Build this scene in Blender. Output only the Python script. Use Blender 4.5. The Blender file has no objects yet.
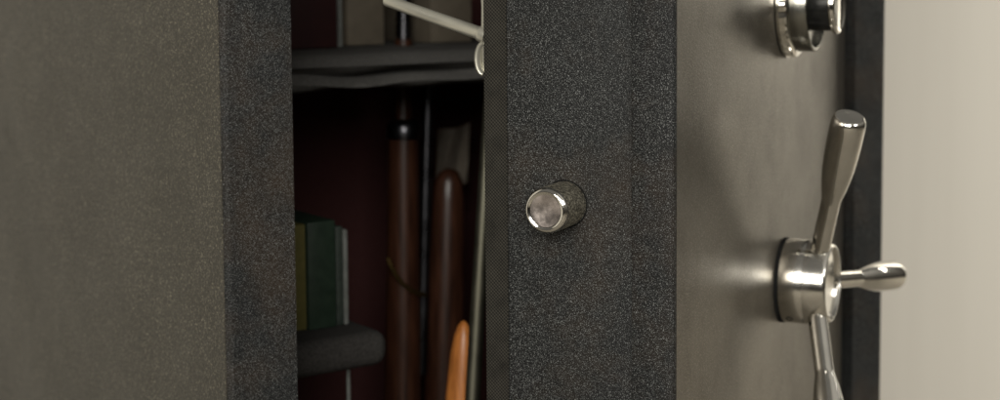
import bpy, bmesh, math, random
from mathutils import Vector, Matrix
random.seed(4)
scene = bpy.context.scene
COL = scene.collection

# ------------------------------------------------------------------ camera
F_PX, YP, PITCH, ROLL, HC = 1460.378, 100.0, 0.0778, 0.00769, 1.10
cam_d = bpy.data.cameras.new('camera'); cam = bpy.data.objects.new('camera', cam_d); COL.objects.link(cam)
cam_d.sensor_width = 36.0; cam_d.lens = F_PX / 1000 * 36.0
cam_d.shift_y = (YP - 200) / 1000
cam_d.clip_start = 0.02; cam_d.clip_end = 100
cam.matrix_world = Matrix.Translation((0, 0, HC)) @ Matrix.Rotation(math.radians(90) - PITCH, 4, 'X') @ Matrix.Rotation(-ROLL, 4, 'Z')
cam_d.dof.use_dof = True; cam_d.dof.focus_distance = 0.855; cam_d.dof.aperture_fstop = 7.0; cam_d.dof.aperture_blades = 0
scene.camera = cam

def ray(px, py):
    X, Y = px - 500, py - YP
    cr, sr = math.cos(ROLL), math.sin(ROLL)
    X, Y = X * cr - Y * sr, X * sr + Y * cr
    c, s = math.cos(PITCH), math.sin(PITCH)
    d = Vector((X / F_PX, 1, -Y / F_PX))
    return Vector((d.x, c * d.y + s * d.z, -s * d.y + c * d.z))

# ------------------------------------------------------------------ frames
PHI, TH = 0.61342, 1.13947
L = Vector((-0.17761, 0.92959, 0)); TB = Vector((math.cos(PHI), math.sin(PHI), 0)); BK = Vector((-math.sin(PHI), math.cos(PHI), 0))
FC = Vector((0.09993, 0.83274, 0)); NF = Vector((math.sin(TH), -math.cos(TH), 0)); U = Vector((math.cos(TH), math.sin(TH), 0)); Z = Vector((0, 0, 1))
BW, RIM, BD, BH = 0.63721, 0.05, 0.58, 1.50
def B(s, t, z): return L + TB * s + BK * t + Z * z            # safe body: across, back, up
def D(u, n, z): return FC + U * u + NF * n + Z * z            # door: along, outward, up
def on_t(px, py, t):                                          # point seen at a pixel, t behind the front of the body
    r = ray(px, py); o = Vector((0, 0, HC))
    k = (t - (o - L).dot(BK)) / r.dot(BK)
    p = o + r * k
    return (p - L).dot(TB), p.z

# ------------------------------------------------------------------ mesh helpers
class MB:
    def __init__(self): self.bm = bmesh.new()
    def box(self, c0, c1, frame, bevel=0.0, seg=2, mi=0):
        vs = []
        for a in (c0[0], c1[0]):
            for b in (c0[1], c1[1]):
                for c in (c0[2], c1[2]): vs.append(self.bm.verts.new(frame(a, b, c)))
        fs = [(0,1,3,2),(4,6,7,5),(0,4,5,1),(2,3,7,6),(0,2,6,4),(1,5,7,3)]
        faces = [self.bm.faces.new([vs[i] for i in f]) for f in fs]
        bmesh.ops.recalc_face_normals(self.bm, faces=faces)
        for f in faces: f.material_index = mi
        if bevel:
            es = list({e for f in faces for e in f.edges})
            r = bmesh.ops.bevel(self.bm, geom=es, offset=bevel, segments=seg, profile=0.5, affect='EDGES')
            for f in r['faces']: f.material_index = mi
        return self
    def lathe(self, o, ax, prof, n=48, mi=0, cap0=True, cap1=True, mis=None):
        ax = ax.normalized(); a = ax.orthogonal().normalized(); b = ax.cross(a)
        rings = []
        for (h, r) in prof:
            if r <= 1e-6: rings.append([self.bm.verts.new(o + ax * h)])
            else: rings.append([self.bm.verts.new(o + ax * h + (a * math.cos(2*math.pi*i/n) + b * math.sin(2*math.pi*i/n)) * r) for i in range(n)])
        for k in range(len(rings) - 1):
            A, Bq = rings[k], rings[k+1]; m = mis[k] if mis else mi
            for i in range(n):
                j = (i + 1) % n
                if len(A) == 1 and len(Bq) == 1: continue
                if len(A) == 1: f = self.bm.faces.new((A[0], Bq[j], Bq[i]))
                elif len(Bq) == 1: f = self.bm.faces.new((A[i], A[j], Bq[0]))
                else: f = self.bm.faces.new((A[i], A[j], Bq[j], Bq[i]))
                f.material_index = m
        if cap0 and len(rings[0]) > 1: f = self.bm.faces.new(list(reversed(rings[0]))); f.material_index = mis[0] if mis else mi
        if cap1 and len(rings[-1]) > 1: f = self.bm.faces.new(rings[-1]); f.material_index = mis[-1] if mis else mi
        return self
    def tube(self, pts, rad, n=20, sx=1.0, side=None, mi=0):
        rings = []; N = len(pts); ref = side
        for k, p in enumerate(pts):
            d = (pts[min(k+1, N-1)] - pts[max(k-1, 0)]).normalized()
            a = (ref - d * ref.dot(d)).normalized() if ref else d.orthogonal().normalized()
            b = d.cross(a); ref = a
            r = rad[k] if isinstance(rad, (list, tuple)) else rad
            rings.append([self.bm.verts.new(p + a * math.cos(2*math.pi*i/n) * r * sx + b * math.sin(2*math.pi*i/n) * r) for i in range(n)])
        for k in range(N - 1):
            for i in range(n):
                j = (i + 1) % n
                self.bm.faces.new((rings[k][i], rings[k][j], rings[k+1][j], rings[k+1][i])).material_index = mi
        self.bm.faces.new(list(reversed(rings[0]))).material_index = mi; self.bm.faces.new(rings[-1]).material_index = mi
        return self
    def build(self, name, mats, parent=None, sharp=35, org=None):
        bmesh.ops.recalc_face_normals(self.bm, faces=self.bm.faces[:])
        if org is None:
            vs = [v.co for v in self.bm.verts]
            org = Vector([sum(v[i] for v in vs) / len(vs) for i in range(3)])
        for v in self.bm.verts: v.co -= org
        me = bpy.data.meshes.new(name); self.bm.to_mesh(me); self.bm.free()
        for m in (mats if isinstance(mats, (list, tuple)) else [mats]): me.materials.append(m)
        for p in me.polygons: p.use_smooth = True
        me.set_sharp_from_angle(angle=math.radians(sharp))
        o = bpy.data.objects.new(name, me); COL.objects.link(o)
        if parent is None: o.location = org
        else:
            o.parent = parent; o.location = org - world_loc(parent)
        return o
def world_loc(o):
    p = Vector((0, 0, 0))
    while o is not None: p = p + Vector(o.location); o = o.parent
    return p
def empty(name, loc):
    o = bpy.data.objects.new(name, None); COL.objects.link(o); o.location = loc; o.empty_display_size = 0.05; return o
def tag(o, label, cat, group=None):
    o['label'] = label; o['category'] = cat
    if group: o['group'] = group
    return o

# ------------------------------------------------------------------ materials
def new_mat(name):
    m = bpy.data.materials.new(name); m.use_nodes = True
    nt = m.node_tree; return m, nt, nt.nodes['Principled BSDF']
def N(nt, typ, **kw):
    n = nt.nodes.new(typ)
    for k, v in kw.items():
        if k in n.inputs: n.inputs[k].default_value = v
        else: setattr(n, k, v)
    return n
def ramp(nt, fac, stops):
    r = nt.nodes.new('ShaderNodeValToRGB'); nt.links.new(fac, r.inputs['Fac'])
    e = r.color_ramp.elements
    while len(e) < len(stops): e.new(0.5)
    for i, (p, c) in enumerate(stops): e[i].position = p; e[i].color = (*c, 1) if len(c) == 3 else c
    return r
def coords(nt): return nt.nodes.new('ShaderNodeTexCoord').outputs['Object']

def paint(name, base, fleck, fleck_at, rough, bump, scale, spec=0.5, coat=0.0, dirt=(0.035, 0.028, 0.02), metallic=0.0):
    m, nt, bs = new_mat(name); co = coords(nt); lk = nt.links.new
    n1 = N(nt, 'ShaderNodeTexNoise', Scale=scale, Detail=1.5, Roughness=0.6); lk(co, n1.inputs['Vector'])
    n2 = N(nt, 'ShaderNodeTexNoise', Scale=14.0, Detail=4.0, Roughness=0.65); lk(co, n2.inputs['Vector'])
    n3 = N(nt, 'ShaderNodeTexNoise', Scale=scale * 0.62, Detail=2.0, Roughness=0.6); lk(co, n3.inputs['Vector'])
    d = ramp(nt, n2.outputs['Fac'], [(0.45, base), (0.75, tuple(b * 0.6 + q * 0.4 for b, q in zip(base, dirt)))])
    f = ramp(nt, n1.outputs['Fac'], [(fleck_at, (0, 0, 0)), (fleck_at + 0.12, (1, 1, 1))])
    n5 = N(nt, 'ShaderNodeTexNoise', Scale=9.0, Detail=5.0, Roughness=0.7); lk(co, n5.inputs['Vector'])
    wr = N(nt, 'ShaderNodeMapRange'); lk(n5.outputs['Fac'], wr.inputs['Value']); wr.inputs['From Min'].default_value = 0.3; wr.inputs['From Max'].default_value = 0.7
    wr.inputs['To Min'].default_value = 0.5; wr.inputs['To Max'].default_value = 1.15
    ff = N(nt, 'ShaderNodeMath', operation='MULTIPLY', use_clamp=True); lk(f.outputs['Color'], ff.inputs[0]); lk(wr.outputs['Result'], ff.inputs[1])
    mx = N(nt, 'ShaderNodeMixRGB'); lk(ff.outputs[0], mx.inputs['Fac']); lk(d.outputs['Color'], mx.inputs['Color1']); mx.inputs['Color2'].default_value = (*fleck, 1)
    lk(mx.outputs['Color'], bs.inputs['Base Color'])
    rr = N(nt, 'ShaderNodeMapRange'); lk(n2.outputs['Fac'], rr.inputs['Value']); rr.inputs['From Min'].default_value = 0.3; rr.inputs['From Max'].default_value = 0.7
    rr.inputs['To Min'].default_value = rough - 0.03; rr.inputs['To Max'].default_value = rough + 0.05
    lk(rr.outputs['Result'], bs.inputs['Roughness'])
    bp = N(nt, 'ShaderNodeBump', Strength=bump, Distance=0.0006); lk(n3.outputs['Fac'], bp.inputs['Height']); lk(bp.outputs['Normal'], bs.inputs['Normal'])
    bs.inputs['Specular IOR Level'].default_value = spec; bs.inputs['Coat Weight'].default_value = coat; bs.inputs['Metallic'].default_value = metallic
    return m
def metal(name, col, rough, scratch=0.05, scale=300, cscale=45.0, lo=0.86):
    m, nt, bs = new_mat(name); co = coords(nt); lk = nt.links.new
    n = N(nt, 'ShaderNodeTexNoise', Scale=scale, Detail=3.0, Roughness=0.6); lk(co, n.inputs['Vector'])
    n2 = N(nt, 'ShaderNodeTexNoise', Scale=cscale, Detail=3.0); lk(co, n2.inputs['Vector'])
    c = ramp(nt, n2.outputs['Fac'], [(0.3, tuple(x * lo for x in col)), (0.7, col)]); lk(c.outputs['Color'], bs.inputs['Base Color'])
    r = N(nt, 'ShaderNodeMapRange'); lk(n2.outputs['Fac'], r.inputs['Value']); r.inputs['From Min'].default_value = .3; r.inputs['From Max'].default_value = .7
    r.inputs['To Min'].default_value = max(.03, rough - scratch); r.inputs['To Max'].default_value = rough + scratch
    lk(r.outputs['Result'], bs.inputs['Roughness']); bs.inputs['Metallic'].default_value = 1.0
    bp = N(nt, 'ShaderNodeBump', Strength=0.08, Distance=0.0003); lk(n.outputs['Fac'], bp.inputs['Height']); lk(bp.outputs['Normal'], bs.inputs['Normal'])
    return m
def plain(name, c1, c2, rough, scale=60, bump=0.2, dist=0.001, spec=0.4, stretch=(1, 1, 1)):
    m, nt, bs = new_mat(name); co = coords(nt); lk = nt.links.new
    mp = N(nt, 'ShaderNodeMapping'); mp.inputs['Scale'].default_value = stretch; lk(co, mp.inputs['Vector'])
    n = N(nt, 'ShaderNodeTexNoise', Scale=scale, Detail=5.0, Roughness=0.6); lk(mp.outputs['Vector'], n.inputs['Vector'])
    r = ramp(nt, n.outputs['Fac'], [(0.35, c1), (0.68, c2)]); lk(r.outputs['Color'], bs.inputs['Base Color'])
    bs.inputs['Roughness'].default_value = rough; bs.inputs['Specular IOR Level'].default_value = spec
    bp = N(nt, 'ShaderNodeBump', Strength=bump, Distance=dist); lk(n.outputs['Fac'], bp.inputs['Height']); lk(bp.outputs['Normal'], bs.inputs['Normal'])
    return m

M_RIM = paint('speckled_charcoal_paint', (0.0060, 0.0063, 0.0064), (0.21, 0.218, 0.212), 0.575, 0.47, 0.9, 2000, 0.17, dirt=(0.05, 0.03, 0.015))
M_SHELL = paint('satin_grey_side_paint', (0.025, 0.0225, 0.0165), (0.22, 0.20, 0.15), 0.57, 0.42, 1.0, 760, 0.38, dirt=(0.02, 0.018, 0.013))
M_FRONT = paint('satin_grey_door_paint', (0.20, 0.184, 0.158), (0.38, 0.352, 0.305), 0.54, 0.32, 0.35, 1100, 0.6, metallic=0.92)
M_CHROME = metal('polished_nickel', (0.78, 0.76, 0.71), 0.085, 0.03)
M_HUB = metal('brushed_nickel', (0.76, 0.74, 0.69), 0.16, 0.04)
M_SATIN = metal('satin_nickel', (0.24, 0.235, 0.21), 0.24, 0.06)
M_BOLT = metal('bolt_side_steel', (0.50, 0.47, 0.38), 0.48, 0.15, 1200, 700.0, 0.35)
M_BOLTEND = metal('bolt_end_steel', (0.60, 0.53, 0.49), 0.30, 0.12, 600, 170.0, 0.6)
M_BOLTEND.node_tree.nodes['Principled BSDF'].inputs['Metallic'].default_value = 0.85
M_BLACK = plain('black_plastic', (0.006, 0.006, 0.006), (0.012, 0.012, 0.011), 0.3, 200, 0.05)
M_GAP = plain('rubber_and_gap_shade', (0.004, 0.004, 0.004), (0.007, 0.007, 0.007), 0.8, 200, 0.05, spec=0.1)  # black of gasket and set screw, also the painted shade round the bolt
M_PEG = metal('cream_lacquered_wire', (0.46, 0.445, 0.38), 0.30, 0.05)
M_PEG.node_tree.nodes['Principled BSDF'].inputs['Metallic'].default_value = 0.65
M_FELT = plain('maroon_felt', (0.046, 0.018, 0.018), (0.068, 0.028, 0.027), 0.95, 400, 0.3, spec=0.1)
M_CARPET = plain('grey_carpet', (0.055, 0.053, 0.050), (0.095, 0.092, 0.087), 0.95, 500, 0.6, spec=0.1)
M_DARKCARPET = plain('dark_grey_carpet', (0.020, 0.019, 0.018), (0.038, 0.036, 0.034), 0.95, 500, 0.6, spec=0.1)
M_WOOD = plain('dark_walnut', (0.018, 0.0065, 0.0035), (0.055, 0.021, 0.011), 0.35, 40, 0.1, stretch=(6, 6, 0.5))
M_ORANGE = plain('orange_wood', (0.20, 0.068, 0.015), (0.37, 0.135, 0.032), 0.4, 30, 0.1, stretch=(6, 6, 0.5))
M_GUN = metal('blued_steel', (0.10, 0.10, 0.11), 0.3)
M_GUNGREY = metal('worn_grey_steel', (0.13, 0.125, 0.095), 0.5)
M_RED = plain('dark_red_card', (0.015, 0.0035, 0.004), (0.022, 0.005, 0.005), 0.6, 80)
M_CREAM = plain('pale_card', (0.08, 0.066, 0.048), (0.105, 0.088, 0.064), 0.7, 60)
M_CLOTH = plain('pale_cloth', (0.36, 0.31, 0.25), (0.45, 0.40, 0.33), 0.9, 120)
M_GREEN = plain('green_card', (0.007, 0.016, 0.0095), (0.014, 0.026, 0.0165), 0.55, 120)
M_SLATE = plain('grey_green_card', (0.014, 0.02, 0.016), (0.03, 0.038, 0.032), 0.6, 150)
M_YELLOW = plain('mustard_card', (0.07, 0.062, 0.016), (0.095, 0.083, 0.025), 0.6, 120)
M_WHITE = plain('grey_white_card', (0.09, 0.095, 0.088), (0.13, 0.136, 0.128), 0.6, 120)
M_BRASS = metal('brass', (0.55, 0.40, 0.16), 0.3)
M_LEATHER = plain('brown_leather', (0.03, 0.015, 0.008), (0.05, 0.025, 0.013), 0.5, 150)
M_WALL = plain('cream_wall_paint', (0.52, 0.494, 0.442), (0.55, 0.524, 0.470), 0.85, 9.0, 0.05, spec=0.2, stretch=(1, 1, 0.06))
M_FLOOR = plain('brown_carpet', (0.17, 0.155, 0.13), (0.24, 0.22, 0.185), 0.95, 200, 0.5, spec=0.1)

def weave():                                                   # tight two-tone cloth on the edge of the door lining
    m, nt, bs = new_mat('woven_lining_cloth'); co = coords(nt); lk = nt.links.new
    def wv(vec):
        md = N(nt, 'ShaderNodeVectorMath', operation='DOT_PRODUCT'); lk(co, md.inputs[0]); md.inputs[1].default_value = vec
        s = N(nt, 'ShaderNodeMath', operation='SINE'); lk(md.outputs['Value'], s.inputs[0]); return s
    k = 2 * math.pi / 0.0022
    a, b = wv((NF + Z) * k), wv((NF - Z) * k)
    mu = N(nt, 'ShaderNodeMath', operation='MULTIPLY_ADD'); lk(b.outputs[0], mu.inputs[0]); mu.inputs[1].default_value = 0.8; lk(a.outputs[0], mu.inputs[2])
    ad = N(nt, 'ShaderNodeMath', operation='MULTIPLY_ADD'); lk(mu.outputs[0], ad.inputs[0]); ad.inputs[1].default_value = 0.5; ad.inputs[2].default_value = 0.5
    n = N(nt, 'ShaderNodeTexNoise', Scale=90.0, Detail=3.0); lk(co, n.inputs['Vector'])
    mm = N(nt, 'ShaderNodeMath', operation='MULTIPLY'); lk(ad.outputs[0], mm.inputs[0]); lk(n.outputs['Fac'], mm.inputs[1])
    r = ramp(nt, mm.outputs[0], [(0.1, (0.007, 0.0065, 0.0052)), (0.5, (0.034, 0.031, 0.0245))]); lk(r.outputs['Color'], bs.inputs['Base Color'])
    bs.inputs['Roughness'].default_value = 0.85; bs.inputs['Specular IOR Level'].default_value = 0.2
    bp = N(nt, 'ShaderNodeBump', Strength=0.6, Distance=0.0004); lk(ad.outputs[0], bp.inputs['Height']); lk(bp.outputs['Normal'], bs.inputs['Normal'])
    return m
M_WEAVE = weave()

# ------------------------------------------------------------------ setting
def structure(name, mb, mat):
    o = mb.build(name, mat); o['kind'] = 'structure'; return o
structure('floor', MB().box((-4, -3, -0.1), (5, 4, 0.0), lambda a, b, c: Vector((a, b, c))), M_FLOOR)
structure('wall', MB().box((-3.5, BD + 0.10, 0.0), (5, BD + 0.22, 2.6), B), M_WALL)

# ------------------------------------------------------------------ the safe
safe = empty('gun_safe', B(BW / 2, BD / 2, 0.0))
tag(safe, 'speckled dark grey steel gun safe standing with its door part open', 'safe')
# body: outer skin, charcoal front rim, felt inside
def body():
    mb = MB(); bm = mb.bm; W = RIM
    R = 0.0045; k = 5
    # outer skin as a rounded U profile (plan), from inner left rim round the back to inner right rim
    def arc(cx, cy, a0, a1): return [(cx + R * math.cos(a0 + (a1 - a0) * i / k), cy + R * math.sin(a0 + (a1 - a0) * i / k)) for i in range(k + 1)]
    pi = math.pi
    prof = arc(R, R, -pi / 2, -pi) + arc(R, BD - R, pi, pi / 2) + arc(BW - R, BD - R, pi / 2, 0) + arc(BW - R, R, 0, -pi / 2)
    def strip(pts, z0, z1, mi_of):
        lo = [bm.verts.new(B(s, t, z0)) for s, t in pts]; hi = [bm.verts.new(B(s, t, z1)) for s, t in pts]
        for i in range(len(pts) - 1):
            f = bm.faces.new((lo[i], lo[i+1], hi[i+1], hi[i])); f.material_index = mi_of(i)
        return lo, hi
    nP = len(prof)
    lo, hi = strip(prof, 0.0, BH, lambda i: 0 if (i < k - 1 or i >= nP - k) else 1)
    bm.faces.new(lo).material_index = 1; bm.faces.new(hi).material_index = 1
    def quad(pts, mi): bm.faces.new([bm.verts.new(B(*p)) for p in pts]).material_index = mi
    s0, s1, z0, z1 = W, BW - W + 0.010, W, BH - W
    quad(((R, 0, 0), (s0, 0, 0), (s0, 0, BH), (R, 0, BH)), 0)
    quad(((s1, 0, 0), (BW - R, 0, 0), (BW - R, 0, BH), (s1, 0, BH)), 0)
    quad(((s0, 0, 0), (s1, 0, 0), (s1, 0, z0), (s0, 0, z0)), 0)
    quad(((s0, 0, z1), (s1, 0, z1), (s1, 0, BH), (s0, 0, BH)), 0)
    # steel jamb, 40 mm deep, then felt
    tb = BD - 0.04
    for t0, t1, mi in ((0, 0.04, 0), (0.04, tb, 2)):
        quad(((s0, t0, z0), (s0, t1, z0), (s0, t1, z1), (s0, t0, z1)), mi)
        quad(((s1, t0, z0), (s1, t1, z0), (s1, t1, z1), (s1, t0, z1)), mi)
        quad(((s0, t0, z0), (s1, t0, z0), (s1, t1, z0), (s0, t1, z0)), mi)
        quad(((s0, t0, z1), (s1, t0, z1), (s1, t1, z1), (s0, t1, z1)), mi)
    quad(((s0, tb, z0), (s1, tb, z0), (s1, tb, z1), (s0, tb, z1)), 2)
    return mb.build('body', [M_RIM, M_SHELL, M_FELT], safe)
body()

# door
TFL, TST, TFAB, DW = 0.02647, 0.10636, 0.12167, 0.480
DZ0, DZ1 = RIM + 0.004, BH - RIM - 0.004
dmb = MB()
dmb.box((0.0014, -TST, DZ0 + 0.006), (DW - 0.012, -TFL + 0.004, DZ1 - 0.006), D, 0.0012, 3, 0)         # bolt box behind the skin
door = dmb.build('door', [M_RIM], safe)
smb = MB().box((0, -TFL, DZ0), (DW, 0, DZ1), D)
fe = [e for e in smb.bm.edges if all(abs((v.co - FC).dot(NF)) < 1e-6 for v in e.verts)]
bmesh.ops.bevel(smb.bm, geom=fe, offset=0.0042, segments=4, profile=0.5, affect='EDGES')
be = [e for e in smb.bm.edges if all(abs((v.co - FC).dot(NF) + TFL) < 1e-6 for v in e.verts)]
bmesh.ops.bevel(smb.bm, geom=be, offset=0.0011, segments=2, profile=0.5, affect='EDGES')
smb.bm.normal_update()
for f in smb.bm.faces: f.material_index = 0
for f in smb.bm.faces:
    if f.calc_center_median().dot(NF) - FC.dot(NF) > -1e-5 and abs(f.normal.dot(NF)) > .999 and f.calc_area() > .1: f.material_index = 1
skin = smb.build('front_plate', [M_RIM, M_FRONT], door)
MB().box((0.0045, -TFAB - 0.0015, DZ0 + 0.02), (DW - 0.02, -TST - 0.0009, DZ1 - 0.02), D, 0.0012, 2).build('lining_panel', [M_WEAVE], door)

# locking bolt
zb = HC - 0.12961
bo = D(0.0, -0.06861, zb) + U * 0.0014
RB = 0.0135; lb = 0.0305
prof = [(-0.015, RB), (lb - 0.0030, RB), (lb - 0.0018, RB - 0.0003), (lb - 0.0008, RB - 0.0010), (lb, RB - 0.0021), (lb, RB - 0.0026), (lb - 0.0006, RB - 0.0032),
        (lb - 0.0006, RB - 0.0040), (lb - 0.0010, 0.0075), (lb - 0.0014, 0.0048), (lb - 0.0016, 0.0022), (lb - 0.0016, 0.0)]
mis = [0, 1, 1, 1, 1, 1, 1, 2, 2, 2, 2]
bolt = MB().lathe(bo, -U, prof, 64, mis=mis, cap0=False, cap1=False).build('locking_bolt', [M_BOLT, M_CHROME, M_BOLTEND], door, 50)
MB().lathe(bo, -U, [(0.0002, RB + 0.0002), (0.0004, RB + 0.0008), (0.0001, RB + 0.0010)], 64, cap0=False, cap1=False).build('bolt_gap_shade', [M_GAP], door)  # flat black ring: shade of the bolt's gap put in as colour

# handle: hub with three flared spokes
zh = HC - 0.21929
hb = D(0.2640, 0.0, zh); HL = 0.0364
handle = empty('handle', hb - world_loc(safe)); handle.parent = safe
MB().lathe(hb, NF, [(0.0003, 0.0316), (0.0016, 0.0316), (0.0022, 0.030)], 72, cap0=False, cap1=False).build('gasket', [M_GAP], handle)
RH = 0.0312
MB().lathe(hb, NF, [(0.0022, RH - 0.0008), (0.0030, RH), (0.0178, RH), (0.0184, RH - 0.0003), (0.0200, RH - 0.0004), (0.0330, RH - 0.0018),
                    (0.0352, RH - 0.0024), (HL, RH - 0.0036), (HL, RH - 0.0046), (HL - 0.0025, RH - 0.0056), (HL - 0.0030, 0.0)], 96, cap0=False, cap1=False
           ).build('hub', [M_HUB], handle, 50)
sdir = (-Z * 0.80 - U * 0.6).normalized()
MB().lathe(hb + NF * 0.0085 + sdir * (RH - 0.0015), sdir, [(0, 0.0026), (0.0018, 0.0026), (0.0012, 0.0018), (0.0002, 0.0)], 20, cap0=False, cap1=False).build('set_screw', [M_GAP], handle)
LN, NL, ROT = 0.1385, 0.0362, -0.128
lever0 = None
def lever_mesh():
    mb = MB(); o = hb + NF * (HL - 0.015); full = (U * LN + NF * NL); ax = full.normalized(); T = full.length
    st = [(0.012, .0070), (0.03, .0070), (.50, .0068), (.515, .0068), (.523, .0072), (.545, .0077), (.58, .0088), (.64, .0102), (.70, .0112), (.78, .0119), (.86, .0122), (.93, .0122),
          (.965, .0120), (.984, .0114), (.996, .0105), (1.0, .0098), (.9985, .0092), (1.0015, .006), (1.003, 0.0)]
    mb.lathe(o, ax, [(T * a, r) for a, r in st], 48, cap0=True, cap1=False)
    return mb
for k, a in enumerate((120, 0, 240)):
    if lever0 is None:
        lv = lever_mesh().build('lever', [M_CHROME], handle, 40, org=hb); lever0 = lv
    else:
        lv = lever0.copy(); COL.objects.link(lv); lv.parent = handle
    lv.matrix_local = Matrix.Rotation(math.radians(a) + ROT, 4, NF)

# combination dial
zd = HC - 0.01604 + 0.0005
db = D(0.2670, 0.0, zd)
dial = empty('combination_dial', db - world_loc(safe)); dial.parent = safe
RD = 0.0385
prof = [(0.0004, RD - 0.001), (0.0012, RD), (0.0022, RD)]
for i in range(5): prof += [(0.0026 + i * 0.0010, RD - 0.0006), (0.0031 + i * 0.0010, RD - 0.0001)]
prof += [(0.0082, RD - 0.0008), (0.0094, RD - 0.003), (0.0096, RD - 0.0045)]
rmb = MB().lathe(db, NF, prof, 96, cap0=False, cap1=False)
for i, v in enumerate(rmb.bm.verts):
    if (i % 96) % 4 >= 2 and 3 * 96 <= i < 13 * 96:
        c = db + NF * (v.co - db).dot(NF); v.co = c + (v.co - c) * 0.975
rmb.build('base_ring', [M_CHROME], dial, 25)
MB().lathe(db, NF, [(0.0094, 0.0335), (0.0208, 0.0338), (0.0216, 0.0333), (0.0220, 0.0322), (0.0216, 0.0310), (0.0176, 0.0298), (0.0170, 0.0)], 96, cap0=False, cap1=False).build('dial_ring', [M_SATIN], dial, 40)
kmb = MB(); NK = 96
kp = [(0.0171, 0.0185), (0.0190, 0.0192), (0.0335, 0.0192), (0.0341, 0.0184)]
kmb.lathe(db, NF, kp, NK, cap0=False, cap1=True)
kmb.bm.verts.ensure_lookup_table()
for i, v in enumerate(kmb.bm.verts):
    if (i % NK) % 16 >= 8: 
        c = db + NF * (v.co - db).dot(NF); v.co = c + (v.co - c) * 0.97
kmb.build('knob', [M_BLACK], dial, 25)
MB().lathe(db, NF, [(0.0339, 0.0190), (0.0345, 0.0207), (0.0370, 0.0210), (0.0383, 0.0202), (0.0387, 0.0190), (0.0377, 0.0174), (0.0380, 0.0)], 72, cap0=False, cap1=False).build('knob_cap', [M_CHROME], dial, 40)

# hanger bracket on the back of the door
zr = HC - 0.0303
bx0 = D(0.0125, -TFAB - 0.0017, zr)
hang = empty('hanger_bracket', bx0 - world_loc(safe)); hang.parent = safe
q = MB()
q.tube([bx0 - NF * 0.0022 + Z * z for z in (0.075, 0.045, 0.03, 0.018, 0.0, -0.012, -0.022)], [.0022, .0022, .0030, .0022, .0024, .0022, .0016], 16)
q.build('back_wire', [M_PEG], hang)
rdir = (-NF * 0.9565 + Z * 0.30).normalized()
r0 = bx0 - NF * 0.001
q = MB(); q.lathe(r0, rdir, [(0, .0052), (0.004, .0052), (0.0055, .0047), (0.0062, .0042), (0.040, .0040), (0.0725, .0037), (0.074, .0031), (0.0745, 0)], 24, cap1=False); q.build('peg', [M_PEG], hang)
q = MB()
pts = []
for i in range(15):
    a = math.pi * i / 14
    pts.append(bx0 - NF * (0.0022 + 0.0042 * math.sin(a)) + Z * (-0.0045 - 0.0095 + 0.0095 * math.cos(a)))
q.tube(pts, [.0018 + .0006 * math.sin(math.pi * i / 14) for i in range(15)], 14, 2.2, U)
q.build('loop', [M_PEG], hang)

# shelves
SH0 = 0.15
_, zt = on_t(390, 53, SH0); _, zl = on_t(390, 86, SH0)
def upper_shelf():
    mb = MB(); bm = mb.bm
    nS, s0, s1 = 90, RIM + 0.002, BW - RIM - 0.002
    # wrinkled padded edge: closed section swept across the opening
    rows = []
    for i in range(nS + 1):
        s = s0 + (s1 - s0) * i / nS
        w = 0.5 + 0.5 * math.sin(s * 31 + 1.0); w2 = math.sin(s * 57 + .6) * .5 + math.sin(s * 23) * .5
        zm = zl + (zt - zl) * (0.42 + 0.10 * w2)
        crease = 0.006 + 0.014 * w
        lowf = 0.012 * max(0, 1 - abs(s - 0.062) / 0.03) + 0.004 * w2
        sec = [(0.11, zt), (0.03, zt + 0.0005 * w2), (0.010, zt - 0.001), (0.003, zt - 0.005), (-0.004 - 0.003 * w, zt - 0.009), (-0.001, zm + 0.005), (crease, zm), (0.004, zm - 0.003),
               (-0.003 + lowf, zm - 0.008), (0.000 + lowf, zl + 0.001 - 0.0025 * w2), (0.010, zl - 0.002 - 0.0025 * w2), (0.03, zl + 0.004), (0.11, zl + 0.006)]
        rows.append([bm.verts.new(B(s, SH0 + t, z)) for t, z in sec])
    for i in range(nS):
        for j in range(len(rows[0]) - 1):
            bm.faces.new((rows[i][j], rows[i+1][j], rows[i+1][j+1], rows[i][j+1]))
        bm.faces.new((rows[i][-1], rows[i+1][-1], rows[i+1][0], rows[i][0]))
    bm.faces.new(rows[0]); bm.faces.new(list(reversed(rows[-1])))
    # deck behind the padded edge, left out where the long guns stand
    for a, b in ((RIM + 0.002, GAP0), (GAP1, BW - RIM - 0.002)):
        mb.box((a, SH0 + 0.1105, zl + 0.008), (b, BD - 0.045, zt - 0.0005), B)
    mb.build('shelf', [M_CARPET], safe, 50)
TG = 0.31
GAP0 = on_t(386, 30, TG)[0]; GAP1 = on_t(427, 30, TG)[0]
upper_shelf()
T2 = 0.085
sR = on_t(391, 340, T2)[0]; zt2 = on_t(345, 338, T2)[1]; zl2 = on_t(345, 374, T2)[1]
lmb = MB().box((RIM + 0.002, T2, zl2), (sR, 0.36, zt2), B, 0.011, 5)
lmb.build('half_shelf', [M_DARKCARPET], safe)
ss, _ = on_t(346, 390, 0.12)
MB().box((ss - 0.0014, 0.115, 0.06), (ss + 0.0014, 0.117, zl2 - 0.0005), B, 0.0006).build('shelf_upright', [M_WHITE], safe)

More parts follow.
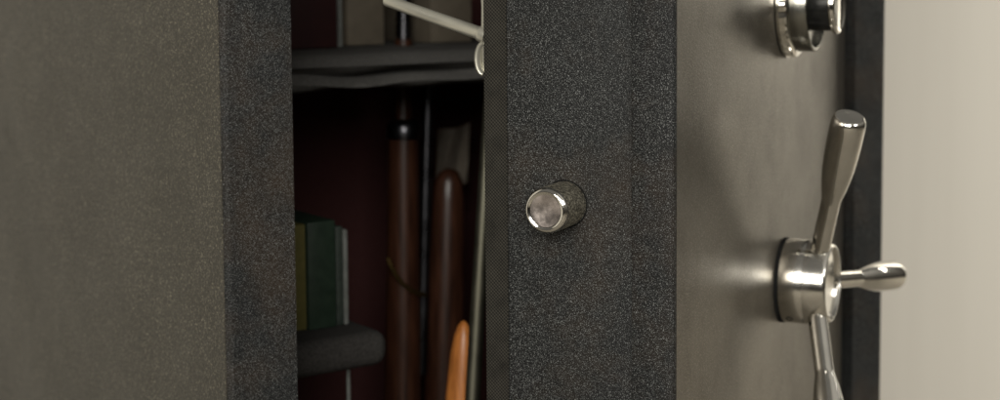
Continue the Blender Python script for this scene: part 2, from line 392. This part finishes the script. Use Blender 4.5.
# ------------------------------------------------------------------ cartons on the half shelf
def slab(name, px0, px1, top, t, depth, mat, label, cat, group, base_z, bevel=0.0008):
    a = on_t(px0, top, t); b = on_t(px1, top, t)
    mb = MB().box((a[0], t, base_z), (b[0], t + depth, a[1]), B, bevel, 2)
    return tag(mb.build(name, mat, None), label, cat, group)
slab('carton', 296 - 14, 307, 227, 0.125, 0.10, M_YELLOW, 'mustard yellow carton beside the green one on the lower shelf', 'carton', 'cartons on the lower shelf', zt2 + 0.0004)
slab('carton', 307.6, 335, 223, 0.120, 0.11, M_GREEN, 'dark green carton standing right beside the mustard yellow one', 'carton', 'cartons on the lower shelf', zt2 + 0.0004)
slab('carton', 335.6, 342.6, 227, 0.122, 0.10, M_SLATE, 'narrow dark grey green carton between the green carton and the pale card', 'carton', 'cartons on the lower shelf', zt2 + 0.0004)
slab('card', 343.4, 347.6, 230, 0.121, 0.11, M_WHITE, 'thin pale upright card at the open end of the lower shelf row', 'card', None, zt2 + 0.0004)
# boxes on the upper shelf
slab('box', 294 - 30, 336, -60, 0.27, 0.15, M_RED, 'dark red box on the upper shelf next to the left rim', 'box', 'boxes on the upper shelf', zt + 0.0004)
slab('box', 338.5, 341.5, -40, 0.275, 0.12, M_WHITE, 'thin grey upright folder between the red and cream boxes', 'folder', None, zt + 0.0004)
slab('box', 346, 383, -50, 0.30, 0.12, M_CREAM, 'dim tan card box on the upper shelf beside the gun barrel', 'box', 'boxes on the upper shelf', zt + 0.0004)
slab('box', 430, 471, -50, 0.30, 0.12, M_CREAM, 'dim tan card box on the upper shelf under the slanting peg', 'box', 'boxes on the upper shelf', zt + 0.0004)

# ------------------------------------------------------------------ long guns
def P(px, py, t):
    s, z = on_t(px, py, t); return B(s, t, z)
def long_gun(name, label, base, top, parts):
    root = empty(name, base); tag(root, label, 'rifle', 'long guns standing in the safe')
    ax = (top - base).normalized(); T = (top - base).length
    for pn, mat, prof, sx, off in parts:
        mb = MB()
        o = base + off
        mb.tube([o + ax * h for h, r in prof], [max(r, .0004) for h, r in prof], 28, sx, TB)
        mb.build(pn, mat, root, 50)
    return root, ax
def h_of(base, ax, py, t):                                     # height along the gun that shows at image row py
    lo, hi = 0.0, 1.4
    for _ in range(40):
        m = (lo + hi) / 2; p = base + ax * m
        # project row
        d = p - Vector((0, 0, HC)); c, s = math.cos(PITCH), math.sin(PITCH)
        dep = d.y * c - d.z * s; v = d.y * s + d.z * c
        X = d.x / dep * F_PX; Y = -v / dep * F_PX
        row = YP - X * math.sin(ROLL) + Y * math.cos(ROLL)
        if row > py: lo = m
        else: hi = m
    return lo
FLOORZ = RIM + 0.001
def gun_axis(pxa, pya, pxb, pyb, t):
    a, b = P(pxa, pya, t), P(pxb, pyb, t); d = (b - a).normalized()
    base = a + d * ((FLOORZ - a.z) / d.z); return base, base + d * 1.25
b0, t0 = gun_axis(402.5, 400, 403.5, 60, TG); ax0 = (t0 - b0).normalized()
hb1 = h_of(b0, ax0, 139, TG); hb0 = h_of(b0, ax0, 119, TG)
mm = 1 / 1.09 / 1000
root, _ = long_gun('rifle', 'walnut stocked rifle with dark metal nose cap below the upper shelf', b0, t0, [
    ('stock', M_WOOD, [(0, .03), (.02, .032), (.30, .026), (.36, .019), (.45, .02), (.60, .0190), (hb1 - .02, .0150), (hb1, .0148)], 0.95, Vector()),
    ('nose_cap', M_GUN, [(hb1 + .0003, .0160), (hb1 + .002, .0168), (hb0 - .006, .0165), (hb0 - .003, .0150), (hb0, .0105)], 0.95, Vector()),
    ('handguard', M_WOOD, [(hb0 + .0003, .0088), (hb0 + .02, .0085), (hb0 + .075, .0082)], 1.0, Vector()),
    ('barrel', M_GUN, [(hb0 + .0755, .0070), (1.22, .0066), (1.25, .0066)], 1.0, Vector())])
# sling with its brass end, curving off the rifle
pts = [P(x, y, TG - .022) for x, y in ((388, 258), (391, 266), (396, 275), (403, 284), (411, 290), (419, 293.5), (426, 295))]
MB().tube(pts, [.0016, .002, .002, .002, .0022, .0024, .0018], 10, 1.0).build('sling', [M_BRASS], root)

b1, t1 = gun_axis(443, 400, 451, 100, TG + .01); ax1 = (t1 - b1).normalized()
ht = h_of(b1, ax1, 168, TG)
r1, _ = long_gun('rifle', 'brown fore end with a rounded tip right of the taller walnut rifle', b1, b1 + ax1 * 1.1, [
    ('fore_end', M_WOOD, [(0, .03), (.02, .032), (.30, .026), (.36, .019), (.5, .02), (ht - .12, .0175), (ht - .03, .0150), (ht - .012, .0132), (ht - .004, .0095), (ht - .001, .005), (ht, .0005)], 1.0, Vector()),
    ('barrel', M_GUN, [(ht - .2, .0062), (.95, .006), (1.15, .0058)], 1.0, -TB * .0225 + BK * .006)])
# rifle leaning nearest the door edge
TC = 0.03
b2, t2 = gun_axis(472.5, 400, 485.5, 180, TC); ax2 = (t2 - b2).normalized()
ho = h_of(b2, ax2, 325, TC)
r2, _ = long_gun('rifle', 'orange wooden fore end with grey barrel leaning next to the woven door edge', b2, t2, [
    ('barrel', M_GUNGREY, [(.40, .0062), (ho + .1, .0056), (1.0, .0050), (1.02, .0050)], 1.0, Vector()),
    ('fore_end', M_ORANGE, [(0, .026), (.02, .03), (.28, .024), (.34, .016), (.44, .017), (ho - .2, .0160), (ho - .09, .0128), (ho - .055, .0118), (ho - .026, .0100), (ho - .011, .0076), (ho - .004, .0048), (ho - .001, .0025), (ho, .0004)], 0.82, TB * .0002 + BK * .018)])
# pale cloth hanging at the back between the barrels
cm = MB(); rows = []
for j in range(13):
    row = []
    for i in range(11):
        u, v = i / 10, j / 12
        px = 438 + 32 * u - 3 * v; py = 128 - 6 * u + 60 * v + 3 * math.sin(u * 3)
        p = P(px, py, 0.43 + 0.006 * math.sin(u * 9 + v * 3))
        row.append(cm.bm.verts.new(p))
    rows.append(row)
for j in range(12):
    for i in range(10): cm.bm.faces.new((rows[j][i], rows[j][i+1], rows[j+1][i+1], rows[j+1][i]))
bmesh.ops.solidify(cm.bm, geom=cm.bm.faces[:], thickness=0.003)
tag(cm.build('cloth', M_CLOTH), 'small pale cloth hanging behind the round tipped fore end', 'cloth')

# ------------------------------------------------------------------ light
w = bpy.data.worlds.new('World'); scene.world = w; w.use_nodes = True
nt = w.node_tree; bg = nt.nodes['Background']; lk = nt.links.new
tc = nt.nodes.new('ShaderNodeTexCoord'); sp = nt.nodes.new('ShaderNodeSeparateXYZ'); lk(tc.outputs['Generated'], sp.inputs[0])
mr = N(nt, 'ShaderNodeMapRange'); lk(sp.outputs['Z'], mr.inputs['Value']); mr.inputs['From Min'].default_value = -1; mr.inputs['From Max'].default_value = 1
rp = ramp(nt, mr.outputs['Result'], [(0.30, (0.05, 0.042, 0.032)), (0.46, (0.10, 0.09, 0.075)), (0.56, (0.26, 0.24, 0.20)), (0.80, (0.95, 0.90, 0.80))])
def lobe(vec, a, b):
    d = N(nt, 'ShaderNodeVectorMath', operation='DOT_PRODUCT'); lk(tc.outputs['Generated'], d.inputs[0]); d.inputs[1].default_value = Vector(vec).normalized()
    m = N(nt, 'ShaderNodeMapRange', interpolation_type='SMOOTHSTEP'); lk(d.outputs['Value'], m.inputs['Value']); m.inputs['From Min'].default_value = a; m.inputs['From Max'].default_value = b
    return m.outputs['Result']
my = N(nt, 'ShaderNodeMath', operation='MULTIPLY_ADD'); lk(lobe((0.9, -0.45, 0.12), 0.40, 0.60), my.inputs[0]); my.inputs[1].default_value = 0.5; my.inputs[2].default_value = 0.3
mc = N(nt, 'ShaderNodeMixRGB', blend_type='MULTIPLY'); mc.inputs['Fac'].default_value = 1.0; lk(rp.outputs['Color'], mc.inputs['Color1']); lk(my.outputs[0], mc.inputs['Color2'])
lk(mc.outputs['Color'], bg.inputs['Color']); bg.inputs['Strength'].default_value = 0.55
def area(name, loc, target, sx, sy, power, col):
    ld = bpy.data.lights.new(name, 'AREA'); ld.shape = 'RECTANGLE'; ld.size = sx; ld.size_y = sy; ld.energy = power; ld.color = col
    o = bpy.data.objects.new(name, ld); COL.objects.link(o); o.location = loc
    o.rotation_euler = (Vector(target) - Vector(loc)).to_track_quat('-Z', 'Y').to_euler(); return o
area('ceiling_lamp', (-0.35, -2.1, 2.05), (0.1, 1.0, 0.9), 2.0, 1.2, 135, (1.0, 0.965, 0.89))
area('room_lamp', (1.7, -0.7, 2.1), (0.3, 1.0, 0.9), 0.7, 0.7, 17, (1.0, 0.97, 0.92))
area('wall_fill_light', (2.7, 2.7, 2.0), (2.5, 3.7, 0.9), 0.9, 0.9, 100, (1.0, 0.965, 0.89))  # added unseen light, brightens the far wall mirrored in door and chrome

scene.render.engine = 'CYCLES'
scene.cycles.max_bounces = 8
scene.view_settings.view_transform = 'Standard'; scene.view_settings.look = 'None'
scene.view_settings.exposure = 0.0; scene.view_settings.gamma = 1.0
